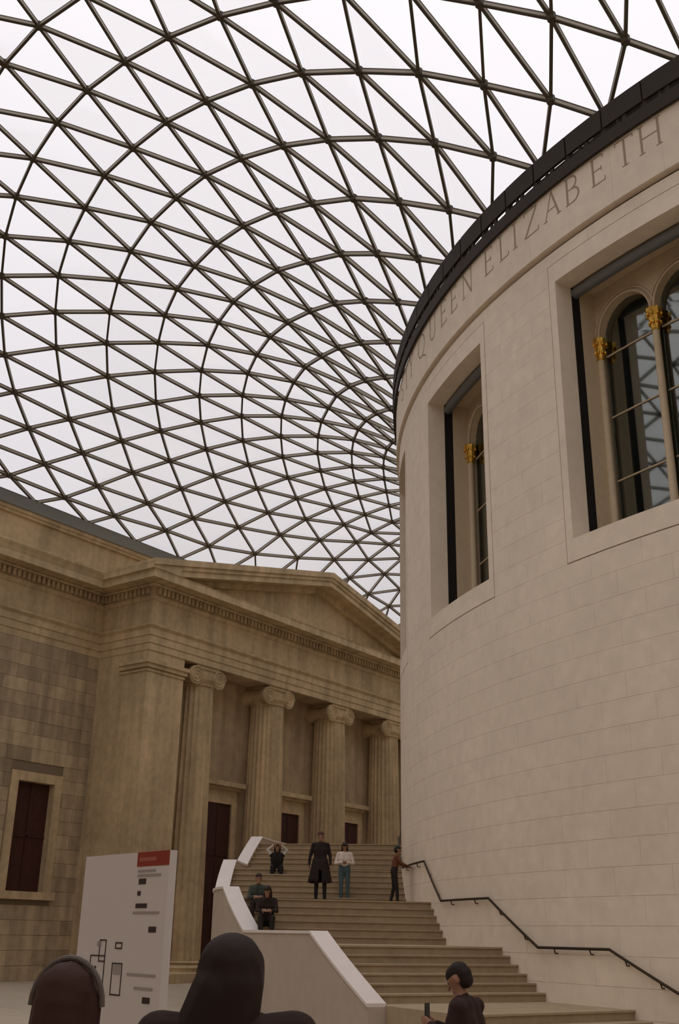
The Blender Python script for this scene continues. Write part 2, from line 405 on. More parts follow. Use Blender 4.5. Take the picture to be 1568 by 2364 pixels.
# perimeter beam of the roof
m = MB(); m.box(-36.80, -36.36, DS, DN, 18.97, 19.50); m.build('perimeter_beam', EDGE, CEIL)
m = MB(); m.box(36.36, 36.80, DS, DN, 18.97, 19.50); m.build('perimeter_beam', EDGE, CEIL)
m = MB(); m.box(-36.6, 36.6, DS-0.2, DS+0.25, 18.97, 19.50); m.build('perimeter_beam', EDGE, CEIL)
m = MB(); m.box(-36.6, 36.6, DN-0.25, DN+0.2, 18.97, 19.50); m.build('perimeter_beam', EDGE, CEIL)

# ------------------------------------------------------------------ round drum
RD = 22.5
WIN = (216.0, 234.0, 252.0)
HF, HO = 5.41, 4.80           # half angle of the surround and of the opening
ZFB, ZFT, ZOB, ZOT = 9.64, 17.50, 10.18, 16.96
DRW = tag(empty('wall_right'), 'tall round drum of pale limestone with deep windows and a carved inscription', 'wall', kind='structure')
core = MB()
core.arc(21.98, RD-0.006, 150, 330, 0, ZFB, 60)
core.arc(21.98, RD-0.006, 150, 330, ZFT, 17.84, 60)
core.arc(21.98, RD-0.12, 150, 330, 17.84, 17.96, 60)
segs = [150]+[a for c in WIN for a in (c-HF, c+HF)]+[330]
for k in range(0, len(segs), 2): core.arc(21.98, RD-0.006, segs[k], segs[k+1], ZFB, ZFT, max(3, int((segs[k+1]-segs[k])/3)))
core.arc(21.98, RD-0.02, -30, 150, 0, 19.6, 60)
core.build('core', DRUMJ, DRW)
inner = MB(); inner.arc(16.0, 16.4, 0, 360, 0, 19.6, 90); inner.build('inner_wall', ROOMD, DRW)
m = MB(); m.arc(16.0, 22.4, 0, 360, 19.3, 19.6, 90); m.build('top_deck', DRUMJ, DRW)
# ashlar panels
cells = []
CH_ = 0.5484
G = 0.0025
nz = 0
z = 17.84
row = 0
def cut_windows(a0, a1, z0, z1):
    """clip a panel against the window surrounds"""
    if z1 <= ZFB+0.01 or z0 >= ZFT-0.01: return [(a0, a1)]
    out = [(a0, a1)]
    for c in WIN:
        nxt = []
        for (p, q) in out:
            l, r = c-HF, c+HF
            if q <= l or p >= r: nxt.append((p, q)); continue
            if p < l: nxt.append((p, l))
            if q > r: nxt.append((r, q))
        out = nxt
    return [(p, q) for p, q in out if q-p > 0.15]
# courses are laid out so that joints meet the sill and head of the surrounds
zs = [0.0]
nb = round(ZFB/CH_)
zs = [ZFB*k/nb for k in range(nb+1)]
nm = round((ZFT-ZFB)/CH_)
zs += [ZFB+(ZFT-ZFB)*k/nm for k in range(1, nm+1)]+[17.84]
for k in range(len(zs)-1):
    off = 1.8 if k % 2 else 0.0
    for j in range(-3, 15):
        a0 = 207+3.6*j+off; a1 = a0+3.6
        for p, q in cut_windows(a0, a1, zs[k], zs[k+1]): cells.append((p, q, zs[k], zs[k+1]))
def stone(m, c):
    g = degrees(G/RD); m.arc(RD-0.05, RD, c[0]+g, c[1]-g, c[2]+G, c[3]-G, 3)
def facing(c):
    a = radians((c[0]+c[1])/2); n = Vector((cos(a), sin(a), 0)); p = n*RD+Vector((0, 0, (c[2]+c[3])/2))
    ps = [Vector(pol(RD, c[x], c[y])) for x in (0, 1) for y in (2, 3)]
    if n.dot(CAM-p) <= 0 or not any(in_frame(q) for q in ps): return 0
    qs = [proj(q) for q in ps]
    return abs((qs[2][0]-qs[0][0])*(qs[1][1]-qs[0][1]))
cells.sort(key=lambda c: -facing(c))
rest = MB()
for n, c in enumerate(cells):
    if n < 300 and facing(c) > 0:
        m = MB(); stone(m, c); m.build('stone', DRUM, DRW, fix=False)
    else: stone(rest, c)
tag(rest.build('stone', DRUM, DRW, fix=False), kind='stuff')
far = MB()
far.arc(RD-0.05, RD, 271.0, 330, 0, 17.84, 30); far.arc(RD-0.05, RD, 150, 196, 0, 17.84, 24); far.arc(RD-0.05, RD, -30, 150, 0, 17.84, 60)
far.build('plain_facing', DRUM, DRW)
# inscription band, standing a little proud
for k in range(24):
    a0 = 195+k*3.6
    m = MB(); g = degrees(0.002/RD)
    m.arc(RD-0.1, RD+0.10, a0+g, a0+3.6-g, 17.96, 19.62, 4); m.build('frieze_stone', DRUM, DRW, fix=False)
m = MB(); m.arc(RD-0.1, RD+0.10, 281.4, 330, 17.96, 19.62, 20); m.arc(RD-0.1, RD+0.10, 150, 195, 17.96, 19.62, 16); m.arc(RD-0.1, RD+.1, -30, 150, 17.96, 19.62, 60)
m.build('frieze_plain', DRUM, DRW)
# raised letters, groove shade put into their darker colour, drawn with thick and thin strokes and serifs on a unit cap height
TK, TN, SF = 0.075, 0.04, 0.035
def bar(a, b, t): return ('l', a, b, t)
def serif(x, y, wd=0.12): return ('l', (x-wd, y), (x+wd, y), SF)
def arcs(cx, cy, rx, ry, a0, a1, t, n=10):
    P = [(cx+rx*cos(radians(a0+(a1-a0)*k/n)), cy+ry*sin(radians(a0+(a1-a0)*k/n))) for k in range(n+1)]
    return [('l', P[k], P[k+1], t) for k in range(n)]
GL = {
 'E': (0.52, [bar((.08, 0), (.08, 1), TK), bar((.0, .98), (.48, .98), TN), bar((.08, .52), (.40, .52), TN), bar((.0, .02), (.52, .02), TN), bar((.48, .86), (.48, .98), SF), bar((.40, .44), (.40, .60), SF), bar((.52, .02), (.52, .15), SF)]),
 'L': (0.50, [bar((.08, 0), (.08, 1), TK), serif(.08, .98), bar((.0, .02), (.50, .02), TN), bar((.50, .02), (.50, .16), SF)]),
 'I': (0.18, [bar((.09, 0), (.09, 1), TK), serif(.09, .98), serif(.09, .02)]),
 'Z': (0.70, [bar((.03, .98), (.66, .98), TN), bar((.66, .98), (.03, .02), TK), bar((.03, .02), (.70, .02), TN), bar((.03, .86), (.03, .98), SF), bar((.70, .02), (.70, .15), SF)]),
 'A': (0.80, [bar((.10, 0), (.42, 1), TN), bar((.42, 1), (.72, 0), TK), bar((.21, .36), (.60, .36), TN), serif(.10, .02, .09), serif(.72, .02, .10)]),
 'B': (0.56, [bar((.08, 0), (.08, 1), TK), bar((0, .98), (.30, .98), TN), bar((.08, .53), (.32, .53), TN), bar((0, .02), (.32, .02), TN)]+arcs(.28, .755, .20, .225, 90, -90, .06)+arcs(.30, .275, .25, .255, 90, -90, .06)),
 'T': (0.68, [bar((.34, 0), (.34, 1), TK), bar((.02, .98), (.66, .98), TN), serif(.34, .02), bar((.02, .86), (.02, .98), SF), bar((.66, .86), (.66, .98), SF)]),
 'H': (0.78, [bar((.10, 0), (.10, 1), TK), bar((.68, 0), (.68, 1), TK), bar((.10, .52), (.68, .52), TN), serif(.10, .98, .1), serif(.10, .02, .1), serif(.68, .98, .1), serif(.68, .02, .1)]),
 'Q': (0.92, arcs(.46, .5, .42, .48, 0, 360, .065, 28)+[bar((.50, .05), (.98, -.18), TK)]),
 'U': (0.74, [bar((.10, .33), (.10, 1), TK), bar((.64, .33), (.64, 1), TN), serif(.10, .98, .1), serif(.64, .98, .1)]+arcs(.37, .33, .27, .31, 180, 360, .06, 14)),
 'N': (0.82, [bar((.12, 0), (.12, 1), TN), bar((.12, 1), (.70, .0), TK), bar((.70, 0), (.70, 1), TN), serif(.12, .02, .1), serif(.08, .98, .1), serif(.70, .98, .1)]),
 'Y': (0.70, [bar((.35, 0), (.35, .48), TK), bar((.35, .48), (.06, 1), TK), bar((.35, .48), (.64, 1), TN), serif(.35, .02), serif(.06, .98, .09), serif(.64, .98, .09)]),
 'S': (0.50, arcs(.25, .75, .19, .23, 20, 270, .06, 12)+arcs(.25, .27, .22, .25, 90, -160, .06, 12)),
}
CAPH, ZBASE, RL = 0.80, 18.72, RD+0.10
def letter(ch, az):
    wd, st = GL[ch]; m = MB()
    def P(x, y, r): return pol(r, az+degrees(x*CAPH/RL), ZBASE+y*CAPH)
    for _, a, b, t in st:
        dx, dy = b[0]-a[0], b[1]-a[1]; L = hypot(dx, dy) or 1; nx, ny = -dy/L*t/2, dx/L*t/2
        n = max(1, int(abs(dx)/0.12))
        for k in range(n):
            u0, u1 = k/n, (k+1)/n
            x0, y0, x1, y1 = a[0]+dx*u0, a[1]+dy*u0, a[0]+dx*u1, a[1]+dy*u1
            q = [(x0+nx, y0+ny), (x0-nx, y0-ny), (x1-nx, y1-ny), (x1+nx, y1+ny)]
            m.hexa([P(x, y, RL-0.01) for x, y in q]+[P(x, y, RL+0.006) for x, y in q])
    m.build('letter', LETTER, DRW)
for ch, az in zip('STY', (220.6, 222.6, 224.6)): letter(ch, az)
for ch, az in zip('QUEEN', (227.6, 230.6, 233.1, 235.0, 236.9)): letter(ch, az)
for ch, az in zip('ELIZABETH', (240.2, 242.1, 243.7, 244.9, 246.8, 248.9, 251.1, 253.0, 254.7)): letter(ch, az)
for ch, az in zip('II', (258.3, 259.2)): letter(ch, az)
# bronze gutter around the top of the drum: lower rail, studs, upper trough in lengths
GUT = tag(empty('gutter'), 'dark bronze gutter ring running round the top of the drum', 'gutter')
m = MB(); m.arc(22.63, 22.71, 195, 285, 19.56, 19.93, 60); m.arc(22.63, 22.71, 285, 555, 19.56, 19.93, 60); m.build('lower_rail', GUTTER, GUT)
for k in range(30):
    a0 = 195.5+k*3.0
    m = MB(); m.arc(22.65, 22.73, a0+0.05, a0+2.93, 20.08, 20.68, 3)
    m.build('trough', GUTTER, GUT, fix=False)
    m = MB(); m.arc(22.55, 22.69, a0-0.20, a0+0.20, 19.9, 20.72, 1); m.build('bracket', GUTTER, GUT, fix=False)
    for s0, s1 in ((1.0, 1.18), (1.45, 1.75)):
        m = MB(); m.arc(22.64, 22.70, a0+s0, a0+s1, 19.9, 20.12, 1); m.build('stud', GUTTER, GUT, fix=False)
m = MB(); m.arc(22.65, 22.73, 285.5, 555.5, 20.08, 20.68, 90); m.build('trough', GUTTER, GUT)
m = MB(); m.arc(22.18, 22.30, 0, 360, 19.6, 20.47, 120); m.build('upstand', GUTTER, GUT)

# ------------------------------------------------------------------ drum windows
def drum_window(n, c, label):
    W = tag(empty('window_%d' % n), label, 'window', kind='structure')
    g = degrees(0.024/RD)
    for (a0, a1, z0, z1) in ((c-HF+g, c-HO, ZFB+.024, ZFT-.024), (c+HO, c+HF-g, ZFB+.024, ZFT-.024), (c-HO, c+HO, ZOT, ZFT-.024), (c-HO, c+HO, ZFB+.024, ZOB)):
        m = MB(); m.arc(21.98, RD+0.006, a0, a1, z0, z1, 8 if a1-a0 > 2 else 2); m.build('surround', DRUM, W, fix=False)
    # black blind channels on the jambs and the roller at the head
    for sgn in (-1, 1):
        e = c+sgn*HO
        m = MB(); m.arc(21.72, 21.985, min(e, e+sgn*0.5), max(e, e+sgn*0.5), 9.8, 17.3, 1); m.build('blind_channel', BLACK, W)
        m = MB(); m.arc(20.6, 21.72, min(e, e+sgn*1.0), max(e, e+sgn*1.0), 9.8, 17.4, 2); m.build('jamb', WCREAM, W)
    m = MB(); m.tube([pol(21.86, c-HO+k*2*HO/16, 16.83) for k in range(17)], 0.14, 12); m.build('blind_roller', BLIND, W, smooth=True)
    m = MB(); m.arc(20.6, 21.98, c-HO-.6, c+HO+.6, 17.0, 17.4, 8); m.build('head_lining', WCREAM, W)
    m = MB(); m.arc(20.9, 21.98, c-HO, c+HO, 9.7, 10.0, 8); m.build('inner_sill', WCREAM, W)
    # two arched lights with slender columns
    RW = 21.22
    SPR, RA = 15.72, 0.80           # spring line, arch radius (m)
    hw = radians(HO)*RW             # half width of the opening
    ac = [-(0.07+RA), 0.07+RA]
    P = lambda s, z, r: pol(r, c+degrees(s/RW), z)
    m = MB()
    for cx in ac:
        ns = 18
        for k in range(ns):
            t0, t1 = pi*k/ns, pi*(k+1)/ns
            q = [(cx-RA*cos(t0), SPR+RA*sin(t0)), (cx-RA*cos(t1), SPR+RA*sin(t1)), (cx-RA*cos(t1), 17.05), (cx-RA*cos(t0), 17.05)]
            m.hexa([P(s, z, 20.95) for s, z in q]+[P(s, z, RW) for s, z in q])
    lim = ac[1]+RA
    for s0, s1 in ((-hw-.02, -lim), (-(ac[1]-RA), ac[1]-RA), (lim, hw+.02)):
        q = [(s0, SPR), (s1, SPR), (s1, 17.05), (s0, 17.05)]
        m.hexa([P(s, z, 20.95) for s, z in q]+[P(s, z, RW) for s, z in q])
    m.build('arch_panel', WCREAM, W)
    for cx in ac:
        for rr, th, dr in ((RA+0.02, 0.035, 0.03), (RA+0.12, 0.025, 0.02)):
            m = MB(); m.tube([P(cx-rr*cos(pi*k/24), SPR+rr*sin(pi*k/24), RW+dr) for k in range(25)], th, 8); m.build('archivolt', WCREAM, W, smooth=True)
    for s in (-lim-0.06, 0.0, lim+0.06):
        b = P(s, 9.95, RW-0.02)
        m = MB(); m.lathe(b, [(0.13, 0), (0.13, .1), (0.095, .16), (0.085, 5.16)], 14); col = m.build('column', WCREAM, W, smooth=True)
        m = MB(); m.lathe((b[0], b[1], b[2]+5.14), [(0.10, 0), (0.115, .03), (0.10, .06), (0.125, .16), (0.115, .2), (0.15, .32), (0.14, .36), (0.18, .46), (0.2, .5), (0.2, .58)], 16, flute=8, fdepth=0.14)
        for k in range(8):
            a = 2*pi*k/8
            for zz, rr in ((.2, .13), (.42, .17)): m.ball((b[0]+rr*cos(a), b[1]+rr*sin(a), b[2]+5.14+zz), 0.04, 4, sc=(1, 1, 1.3))
        m.build('capital', GOLD, col, smooth=True)
    # panes, glazing bars
    bars = (11.88, 13.55, 15.22)
    for cx in ac:
        zs_ = (9.95,)+bars+(16.6,)
        for k in range(4):
            m = MB()
            n_ = 4; e = 0.02
            if k < 3:
                m.arc(21.02, 21.035, c+degrees((cx-RA)/RW), c+degrees((cx+RA)/RW), zs_[k]+e, zs_[k+1]-e, 2)
            else:
                pts = [(cx-RA, bars[2]+e), (cx+RA, bars[2]+e)]+[(cx+RA*cos(pi*j/14), SPR+RA*sin(pi*j/14)) for j in range(15)]
                nn = len(pts); vs = [P(s, z, 21.02) for s, z in pts]+[P(s, z, 21.035) for s, z in pts]
                m.add(vs, [tuple(range(nn))[::-1], tuple(range(nn, 2*nn))]+[(i_, (i_+1) % nn, nn+(i_+1) % nn, nn+i_) for i_ in range(nn)])
            m.build('pane', WGLASS, W)
        for zb in bars:
            m = MB(); m.tube([P(cx-RA, zb, 21.05), P(cx, zb, 21.05), P(cx+RA, zb, 21.05)], 0.022, 6); m.build('glazing_bar', WCREAM, W)
        for sgn in (-1, 1):   # olive curtains inside
            m = MB(); pts = []
            for k in range(25):
                s = cx+sgn*RA*(1-0.55*k/24); pts.append((s, 20.75+0.06*sin(k*1.9)))
            vs = [P(s, 9.9, r) for s, r in pts]+[P(s, 16.7, r) for s, r in pts]
            n_ = len(pts); m.add(vs, [(k, k+1, n_+k+1, n_+k) for k in range(n_-1)])
            o = m.build('curtain', CURTAIN, W, smooth=True); md = o.modifiers.new('thick', 'SOLIDIFY'); md.thickness = 0.02
    return W
drum_window(1, 252.0, 'large drum window cut by the right edge, paired arches with gilded capitals')
drum_window(2, 234.0, 'narrower-looking drum window seen at a slant, second from the right edge')
drum_window(3, 216.0, 'sliver of drum window at the very edge of the round wall')

# ------------------------------------------------------------------ west facade wall
YC = 1.60                        # axis of the portico
WL = tag(empty('wall_left'), 'old weathered stone facade wall with a moulded cornice under the roof edge', 'wall', kind='structure')
XW = -36.6
m = MB()
WY0, WY1, WZ0, WZ1 = -13.75, -11.90, 3.30, 7.58      # window in the wall
m.box(XW-1.2, XW-0.03, DS, WY0-.25, 0, 13.4); m.box(XW-1.2, XW-0.03, WY1+.25, DN, 0, 13.4)
m.box(XW-1.2, XW-0.03, WY0-.25, WY1+.25, 0, WZ0-.1); m.box(XW-1.2, XW-0.03, WY0-.25, WY1+.25, WZ1+.25, 13.4)
m.build('backing', OLDJ, WL)
cells = []
zc = [0.0]
while zc[-1] < 13.35: zc.append(min(13.4, zc[-1]+0.558))
for k in range(len(zc)-1):
    y = -30.0+(0.62 if k % 2 else 0)
    while y < -10.1:
        y1 = min(y+1.24, -10.1)
        parts = [(y, y1)]
        if zc[k+1] > WZ0-.3 and zc[k] < WZ1+.45:
            l, r = WY0-.42, WY1+.42; nx = []
            for p, q in parts:
                if q <= l or p >= r: nx.append((p, q))
                else:
                    if p < l: nx.append((p, l))
                    if q > r: nx.append((r, q))
            parts = nx
        for p, q in parts:
            if q-p > 0.06: cells.append((p, q, zc[k], zc[k+1]))
        y = y1
def wall_block(m, c):
    g = 0.006; m.box(XW-0.2, XW+random.uniform(-0.006, 0.006), c[0]+g, c[1]-g, c[2]+g, c[3]-g)
def vis_block(c): return in_frame((XW, (c[0]+c[1])/2, (c[2]+c[3])/2), 60)
rest = MB(); n = 0
for c in cells:
    if vis_block(c) and n < 300:
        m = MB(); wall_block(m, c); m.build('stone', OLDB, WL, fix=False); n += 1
    else: wall_block(rest, c)
tag(rest.build('stone', OLDB, WL, fix=False), kind='stuff')
m = MB(); m.box(XW-0.2, XW, 13.4, DN, 0, 13.4); m.box(XW-0.2, XW, DS, -30, 0, 13.4); m.build('plain_facing', OLD, WL)
# attic above the cornice and the light band under the roof beam
m = MB(); m.box(XW-1.2, XW-0.02, DS, DN, 16.6, 18.66); m.build('attic', OLD, WL)
m = MB(); m.box(XW-0.6, XW+0.10, DS, DN, 18.66, 18.80); m.box(XW-0.6, XW+0.16, DS, DN, 18.80, 18.97); m.build('attic_band', OLD, WL)
# mouldings swept along the wall or round the portico
def sweep(m, path, prof):
    """path: plan points; prof: closed (out, z) outline; 'out' points to the right of travel"""
    n = len(path); rings = []
    for k in range(n):
        p = Vector(path[k])
        d0 = (p-Vector(path[k-1])).normalized() if k else None
        d1 = (Vector(path[k+1])-p).normalized() if k < n-1 else None
        if d0 is None: d0 = d1
        if d1 is None: d1 = d0
        n0 = Vector((d0.y, -d0.x)); n1 = Vector((d1.y, -d1.x))
        b = (n0+n1); b = b/max(1e-6, b.dot(n0))
        rings.append([(p.x+b.x*o, p.y+b.y*o, z) for o, z in prof])
    q = len(prof); vs = [v for r in rings for v in r]; fs = []
    for k in range(n-1):
        for j in range(q): fs.append((k*q+j, k*q+(j+1) % q, (k+1)*q+(j+1) % q, (k+1)*q+j))
    fs += [tuple(range(q))[::-1], tuple((n-1)*q+j for j in range(q))]
    m.add(vs, fs)
PF = -33.35                       # entablature face of the portico
PY0, PY1 = -10.18, 2*YC+10.18
PROF = {
 'architrave': [(-.5, 13.4), (0, 13.4), (0, 13.72), (.04, 13.72), (.04, 14.06), (.08, 14.06), (.08, 14.36), (.13, 14.40), (.20, 14.47), (.20, 14.56), (-.5, 14.56)],
 'frieze': [(-.5, 14.56), (.03, 14.56), (.03, 15.66), (-.5, 15.66)],
 'bed_mould': [(-.5, 15.66), (.06, 15.66), (.16, 15.78), (.16, 15.84), (.12, 15.84), (.12, 16.20), (.34, 16.22), (.40, 16.29), (-.5, 16.29)],
 'corona': [(-.5, 16.29), (.98, 16.33), (1.0, 16.29), (1.09, 16.29), (1.09, 16.58), (1.13, 16.66), (-.5, 16.66)],
 'sima': [(-.5, 16.66), (1.10, 16.66), (1.14, 16.76), (1.24, 16.92), (1.24, 17.02), (-.5, 17.02)],
}
def dentils(path, name, parent):
    m = MB()
    for k in range(len(path)-1):
        a, b = Vector(path[k]), Vector(path[k+1]); d = b-a; L = d.length; d /= L; nn = Vector((d.y, -d.x))
        cnt = int(L/0.26)
        for j in range(cnt):
            c = a+d*(L*(j+.5)/cnt)
            if c.y < -22 or c.y > 24: continue
            q = [c+d*sx*0.075+nn*o for o, sx in ((.1, -1), (.1, 1), (.30, 1), (.30, -1))]
            m.hexa([(p.x, p.y, 15.90) for p in q]+[(p.x, p.y, 16.19) for p in q])
    o = m.build(name, OLD, parent); tag(o, kind='stuff')
wallpath = [(XW, DS), (XW, PY0+0.02)]
wallpath2 = [(XW, PY1-0.02), (XW, DN)]
# entablature runs with the interior on the right hand side: travelling +y the right hand side is +x
for nm, pr in PROF.items():
    m = MB(); sweep(m, wallpath, pr); sweep(m, wallpath2, pr); m.build(nm, OLD, WL)
dentils(wallpath, 'dentil_row', WL)

W4 = tag(empty('window_4', (XW, -12.8, 0)), 'tall dark red-brown window in the old stone wall left of the portico', 'window', kind='structure')
W4.location = (0, 0, 0)
m = MB(); m.box(XW-.35, XW-.28, WY0, WY1, WZ0, WZ1); m.build('dark_glazing', DOORM, W4)
for (y0, y1, z0, z1) in ((WY0-.38, WY0, WZ0, WZ1+.38), (WY1, WY1+.38, WZ0, WZ1+.38), (WY0, WY1, WZ1, WZ1+.38)):
    m = MB(); m.box(XW-.35, XW+.06, y0, y1, z0, z1); m.build('surround', OLD, W4)
m = MB(); m.box(XW-.35, XW+.16, WY0-.55, WY1+.55, WZ0-.30, WZ0); m.build('sill', OLD, W4)
m = MB(); m.box(XW-.30, XW-.24, (WY0+WY1)/2-.04, (WY0+WY1)/2+.04, WZ0, WZ1); m.box(XW-.30, XW-.24, WY0, WY1, 5.4, 5.48); m.build('glazing_bar', DOORM, W4)

# ------------------------------------------------------------------ portico
PT = tag(empty('portico', (0, 0, 0)), 'classical stone portico with fluted columns and a triangular pediment', 'portico')
ppath = [(XW, PY0), (PF, PY0), (PF, PY1), (XW, PY1)]
for nm in ('architrave', 'frieze', 'bed_mould', 'corona'):
    m = MB(); sweep(m, ppath, PROF[nm]); m.build(nm, OLD, PT)
m = MB(); sweep(m, [(XW, PY0), (PF+1.16, PY0)], [(o, z) for o, z in PROF['sima']]); m.build('sima', OLD, PT)
m = MB(); sweep(m, [(PF+1.16, PY1), (XW, PY1)], [(o, z) for o, z in PROF['sima']]); m.build('sima', OLD, PT)
dentils(ppath, 'dentil_row', PT)
SL = 0.2287
HWID = 12.90
def rake_z(y, top): return top-SL*abs(y-YC)
for sgn, nm in ((-1, 'raking_cornice'), (1, 'raking_cornice')):
    ye = YC+sgn*HWID
    m = MB()
    # corona
    m.prism([(YC, 19.26), (YC+sgn*11.456, 16.64), (YC+sgn*12.68, 16.64), (YC, 19.54)], 'x', -36.6, PF+1.07)
    o = m.build(nm, OLD, PT)
    m = MB()
    m.prism([(YC, 19.54), (YC+sgn*12.68, 16.64), (ye+sgn*.1, 16.64), (ye+sgn*.1, rake_z(ye, 19.72)), (YC, 19.72)], 'x', -36.6, PF+1.15)
    m.prism([(YC, 19.72), (ye+sgn*.1, rake_z(ye, 19.72)), (ye+sgn*.12, rake_z(ye, 20.0)), (YC, 20.0)], 'x', -36.6, PF+1.24)
    m.build('raking_sima', OLD, PT)
    m = MB()
    m.prism([(YC, 18.98), (YC+sgn*11.0, rake_z(YC+11.0, 18.98)), (YC+sgn*11.0, rake_z(YC+11.0, 19.26)), (YC, 19.26)], 'x', -36.6, PF+0.32)
    m.build('raking_bed_mould', OLD, PT)
m = MB(); m.prism([(YC-11.4, 16.62), (YC+11.4, 16.62), (YC, 19.28)], 'x', -36.6, PF+0.02); m.build('tympanum', OLD, PT)
# antae and porch wall
XB = -34.90
for y0, y1 in ((PY0+.03, PY0+2.28), (PY1-2.28, PY1-.03)):
    A = MB(); A.box(XW, PF-.05, y0, y1, 0, 13.4); a = A.build('anta', OLD, PT)
    for (e, z0, z1) in ((.05, 12.46, 12.56), (.12, 12.62, 12.80), (.20, 12.80, 12.96)):
        m = MB(); m.box(XB-.2, PF-.05+e, y0-e, y1+e, z0, z1); m.build('anta_capital', OLD, a)
m = MB(); m.box(XW, XB, PY0+2.2, PY1-2.2, 0, 13.45); m.build('porch_wall', PORCH, PT)
m = MB(); m.box(XB-.05, PF-.02, PY0+2.2, PY1-2.2, 13.38, 13.5); m.build('soffit', PORCH, PT)
m = MB(); m.box(XW, PF+1.6, PY0-.5, PY1+.5, 0, 0.35); m.build('plinth', OLD, PT)
CX, CR = -34.22, 0.98
cshaft = MB()
cshaft.lathe((0, 0, 0), [(CR*1.0*(1-0.15*(k/10)**1.6), 0.75+11.75*k/10) for k in range(11)], 96, flute=24, fdepth=0.075)
shaft_me = cshaft.mesh('column', OLD)
cb = MB(); cb.lathe((0, 0, 0), [(CR*1.32, 0.35), (CR*1.32, .45), (CR*1.36, .5), (CR*1.32, .55), (CR*1.15, .6), (CR*1.1, .65), (CR*1.18, .7), (CR*1.05, .76)], 32)
base_me = cb.mesh('base', OLD)
cc = MB()
cc.lathe((0, 0, 0), [(CR*.85, 12.45), (CR*.9, 12.5), (CR*.87, 12.56), (CR*1.0, 12.74), (CR*1.02, 12.86)], 32)
cc.box(-.80, .80, -.80, .80, 13.24, 13.40)
# channel between the volutes, dipping in the middle
n_ = 10
for k in range(n_):
    y0, y1 = -.78+1.56*k/n_, -.78+1.56*(k+1)/n_
    f = lambda y: 12.98-0.10*(1-(y/.78)**2)
    cc.hexa([(-.74, y0, f(y0)), (.74, y0, f(y0)), (.74, y1, f(y1)), (-.74, y1, f(y1)), (-.74, y0, 13.24), (.74, y0, 13.24), (.74, y1, 13.24), (-.74, y1, 13.24)])
cap_me = cc.mesh('capital', OLD)
vo = MB()
vo.tube([(-.78, 0, 0), (-.72, 0, 0), (-.3, 0, 0), (0, 0, 0), (.3, 0, 0), (.72, 0, 0), (.78, 0, 0)], [.43, .45, .33, .30, .33, .45, .43], 24)
for xx in (-.79, .79):
    pts = []
    for k in range(46):
        t = k/45; r = .43*(1-.86*t); a = t*2.4*2*pi
        pts.append((xx, r*cos(a), r*sin(a)))
    vo.tube(pts, [.045*(1-.4*k/45) for k in range(46)], 6)
vol_me = vo.mesh('volute', OLD)
for k in range(4):
    y = YC-7.86+5.24*k
    c = link('column', shaft_me, PT); c.location = (CX, y, 0)
    b = link('base', base_me, c); b = link('capital', cap_me, c)
    for s in (-.76, .76):
        v = link('volute', vol_me, c); v.location = (0, s, 12.90)
for me in (shaft_me, base_me, cap_me, vol_me):
    bm = bmesh.new(); bm.from_mesh(me); bmesh.ops.recalc_face_normals(bm, faces=bm.faces); bm.to_mesh(me); bm.free()
for k, y in enumerate((YC-5.24, YC, YC+5.24)):
    D = tag(empty('door_%d' % (k+1)), ('tall dark door in the nearest bay of the portico, left of the white stair coping', 'tall dark door in the middle bay of the portico', 'tall dark door of the far bay, partly behind the woman on the stairs')[k], 'door', kind='structure')
    y0, y1 = y-.97, y+.97
    m = MB(); m.box(XB-.1, XB+.03, y0, y1, .35, 7.58); lf = m.build('leaf', DOORM, D)
    for yy in ((y0+.12, y-.06), (y+.06, y1-.12)):
        for z0, z1 in ((.6, 2.6), (2.8, 5.0), (5.2, 7.4)):
            m = MB(); m.box(XB+.02, XB+.05, yy[0], yy[1], z0, z1); m.build('panel', DOORM, lf)
    for (a0, a1, z0, z1) in ((y0-.36, y0, .35, 7.94), (y1, y1+.36, .35, 7.94), (y0, y1, 7.58, 7.94)):
        m = MB(); m.box(XB-.1, XB+.12, a0, a1, z0, z1); m.build('surround', OLD, D)
    m = MB(); m.box(XB-.1, XB+.10, y0-.36, y1+.36, 7.94, 8.22); m.build('frieze', OLD, D)
    m = MB(); m.box(XB-.1, XB+.22, y0-.46, y1+.46, 8.22, 8.36); m.box(XB-.1, XB+.42, y0-.62, y1+.62, 8.36, 8.58); m.build('cornice', OLD, D)

# ------------------------------------------------------------------ staircase round the drum
ST = tag(empty('staircase'), 'broad pale stone staircase curving up around the round drum', 'staircase')
def Rout(a):
    P = [(200, 28.0), (223, 28.0), (226, 27.95), (229, 27.72), (231.5, 27.45), (234, 27.1), (237, 26.86), (260, 26.86)]
    if a <= P[0][0]: return P[0][1]
    for (a0, r0), (a1, r1) in zip(P, P[1:]):
        if a <= a1: return r0+(r1-r0)*(a-a0)/(a1-a0)
    return P[-1][1]
FLT = [(252.0, 248.0, 0.0, 0.70, 4), (242.6, 237.8, 0.70, 1.70, 6), (230.9, 227.4, 1.70, 2.72, 6), (219.2, 214.6, 2.72, 3.74, 6), (210.0, 205.5, 3.74, 4.80, 6)]
KW = 0.36
Rin = lambda a: Rout(a)-KW
def curved(name, a1, a0, z0, z1, material, parent, r0=RD, r1=Rin):
    m = MB(); n = max(2, int(abs(a1-a0)/1.2)); m.arc(r0, r1, a0, a1, z0, z1, n); return m.build(name, material, parent, fix=False)
